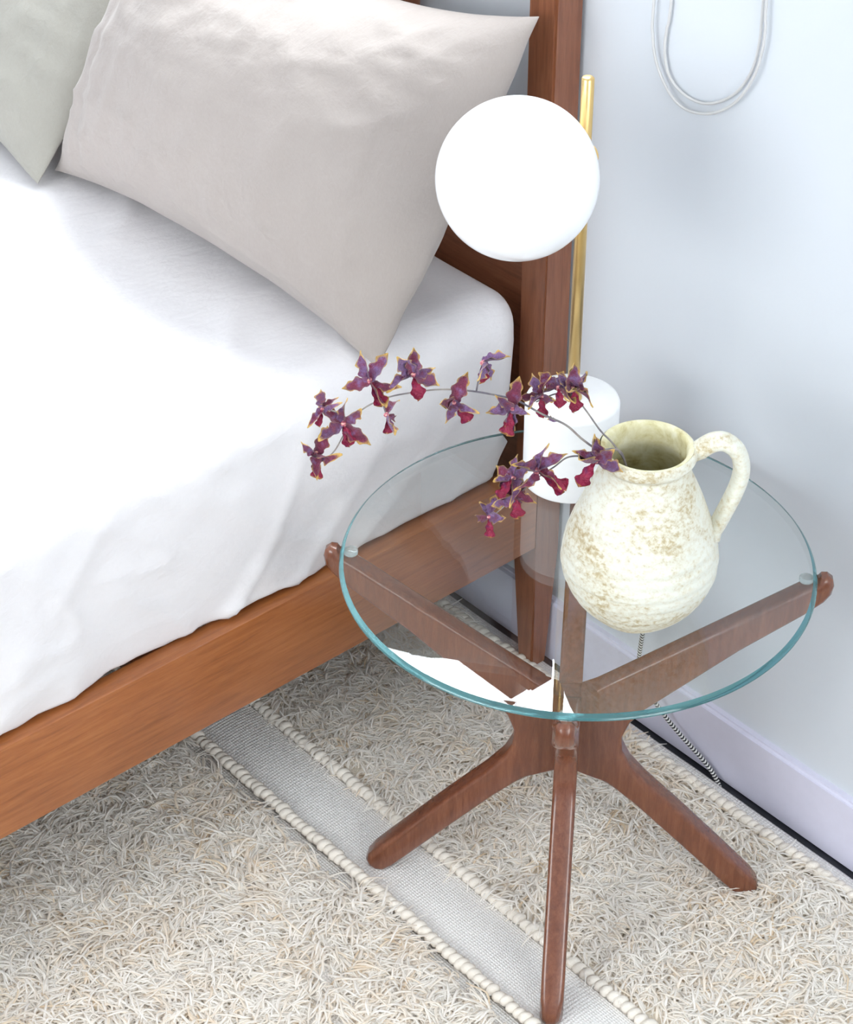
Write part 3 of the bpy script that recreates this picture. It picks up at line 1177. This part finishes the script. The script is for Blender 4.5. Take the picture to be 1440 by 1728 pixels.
RT = Vector((0.657, 0.754, 0.0))
UPV = RT.cross(FW).normalized()
TOW = -FW


def flower(parent, pos, rad, roll, tilt, seed, drop=(), lipang=-90):
    """pos in world; roll, tilt in degrees; flowers face the room with their own tilt"""
    r_ = random.Random(seed)
    z = (TOW + RT * math.sin(math.radians(tilt[0])) + UPV * math.sin(math.radians(tilt[1]))).normalized()
    x = (RT - z * RT.dot(z)).normalized()
    y = z.cross(x)
    mw = Matrix((x, y, z)).transposed().to_4x4()
    f = bpy.data.objects.new('flower', heart_me)
    col.objects.link(f)
    f.parent = parent
    hs = rad * 0.11
    mloc = Matrix.Translation(Vector(pos) - parent.location) @ mw
    f.matrix_local = mloc @ Matrix.Scale(hs, 4)
    for i in range(5):
        if i in drop:
            continue
        ang = math.radians(roll + 90 + [0, 62, 128, 232, 298][i] + r_.uniform(-14, 14))
        L = rad * r_.uniform(0.85, 1.25) / hs
        o = bpy.data.objects.new('petal', petals[r_.randrange(4)])
        col.objects.link(o)
        o.parent = f
        o.matrix_local = Matrix.Rotation(ang, 4, 'Z') @ Matrix.Rotation(math.radians(r_.uniform(-50, 30)), 4, 'Y') @ Matrix.Rotation(math.radians(r_.uniform(-50, 50)), 4, 'X') @ Matrix.Scale(L, 4)
    o = bpy.data.objects.new('lip', lips[r_.randrange(2)])
    col.objects.link(o)
    o.parent = f
    L = rad * r_.uniform(0.8, 1.05) / hs
    o.matrix_local = Matrix.Rotation(math.radians(lipang + r_.uniform(-12, 12)), 4, 'Z') @ Matrix.Rotation(math.radians(r_.uniform(-5, 25)), 4, 'Y') @ Matrix.Translation((0, 0, 0.5)) @ Matrix.Scale(L, 4)
    return f


def spray(label, stem_pts, flowers, buds=()):
    inside = [(0.112, -0.318, 0.575), (0.108, -0.335, 0.66), (0.1035, -0.356, 0.735), (0.1005, -0.367, 0.7575)]
    root = tag(empty('orchid_spray', (0.112, -0.318, 0.575)), label, 'flowers', 'orchid sprays in the pitcher')
    path = catmull(inside + stem_pts, 8)
    v_, f_, u_ = tube([p - root.location for p in path], lambda t: 0.0014 - 0.0007 * t, 8)
    mesh_obj('stem', v_, f_, 'stem', root)
    for (pos, rad, roll, tilt, seed, drop, lip) in flowers:
        pv_ = Vector(pos)
        # footstalk from the nearest point of the stem
        near = min(path[24:], key=lambda q: (q - pv_).length)
        if (near - pv_).length > 0.003:
            bend = (near + pv_) / 2 + Vector((0, 0, 0.004)) - TOW * 0.003
            v_, f_, u_ = tube([p - root.location for p in catmull([near, bend, pv_ - TOW * rad * 0.06], 5)], lambda t: 0.0009, 6)
            mesh_obj('footstalk', v_, f_, 'stem', root)
        flower(root, pos, rad, roll, tilt, seed, drop, lip)
    for (pos, s) in buds:
        b = bpy.data.objects.new('bud', petals[2])
        col.objects.link(b)
        b.parent = root
        b.location = Vector(pos) - root.location
        b.rotation_euler = (1.2, 0.3, math.radians(215))
        b.scale = (s, s, s * 1.6)
    return root


stemB = [(0.0941, -0.3901, 0.7656), (0.083, -0.4029, 0.7778), (0.0705, -0.4172, 0.7967), (0.0542, -0.4359, 0.8101), (0.0363, -0.4564, 0.8272), (0.0245, -0.47, 0.8331),
         (0.0024, -0.4953, 0.8397), (-0.0179, -0.5186, 0.8412), (-0.0382, -0.5419, 0.8368), (-0.0545, -0.5606, 0.8302), (-0.0709, -0.5794, 0.8153), (-0.0815, -0.5916, 0.7906),
         (-0.0902, -0.6015, 0.7641), (-0.0987, -0.6113, 0.7503)]
spray('long arching stem of dried maroon orchids reaching over the bed', stemB, [
    ((-0.0606, -0.5752, 0.8546), 0.0300, -35, (-5, 30), 1, (), -70),
    ((-0.0353, -0.5385, 0.8594), 0.0285, 0, (15, 10), 2, (), -85),
    ((-0.0975, -0.6099, 0.8168), 0.0225, 20, (-35, 15), 3, (1,), -110),
    ((-0.0795, -0.5969, 0.8015), 0.0300, 12, (5, 5), 4, (), -75),
    ((-0.1031, -0.6164, 0.7600), 0.0290, -20, (-20, -25), 5, (2,), -85),
    ((-0.0538, -0.5598, 0.8094), 0.0240, -45, (30, 0), 6, (1, 2), -80),
    ((-0.0039, -0.5102, 0.8290), 0.0330, 25, (10, -15), 7, (0,), -60),
    ((0.0122, -0.4840, 0.8739), 0.0240, -60, (40, 20), 8, (1, 2), -80),
    ((0.0369, -0.4634, 0.8201), 0.0290, 40, (-10, -25), 9, (), -95),
    ((0.0994, -0.3993, 0.7572), 0.0310, 8, (0, 15), 10, (), -125),
], [((0.0647, -0.4239, 0.8012), 0.012)])
stemA = [(0.0925, -0.3690, 0.765), (0.0808, -0.375, 0.7765), (0.0696, -0.3878, 0.8029), (0.0609, -0.3978, 0.8201), (0.0493, -0.4111, 0.8231), (0.0351, -0.4273, 0.8127)]
spray('short stem of violet orchids in front of the white lamp base', stemA, [
    ((0.0427, -0.4263, 0.8234), 0.0230, 20, (-25, 20), 21, (), -100),
    ((0.0500, -0.4103, 0.8298), 0.0240, -30, (10, 40), 22, (), -90),
    ((0.0633, -0.4026, 0.8330), 0.0270, 10, (20, 20), 23, (), -80),
])
stemC = [(0.0985, -0.3900, 0.7600), (0.0917, -0.4005, 0.7600), (0.0771, -0.4172, 0.7591), (0.0671, -0.4287, 0.7461), (0.0549, -0.4427, 0.7306), (0.0407, -0.459, 0.7072), (0.0263, -0.4755, 0.6834)]
spray('drooping stem of orchids hanging low above the glass beside the pitcher', stemC, [
    ((0.0587, -0.4459, 0.7442), 0.0350, 8, (10, 10), 31, (), -40),
    ((0.0359, -0.4569, 0.7286), 0.0265, 60, (-30, 10), 32, (), -120),
    ((0.0399, -0.4600, 0.7087), 0.0250, -25, (0, -20), 33, (), -90),
    ((0.0226, -0.4798, 0.6803), 0.0225, 35, (-15, 0), 34, (2,), -100),
])
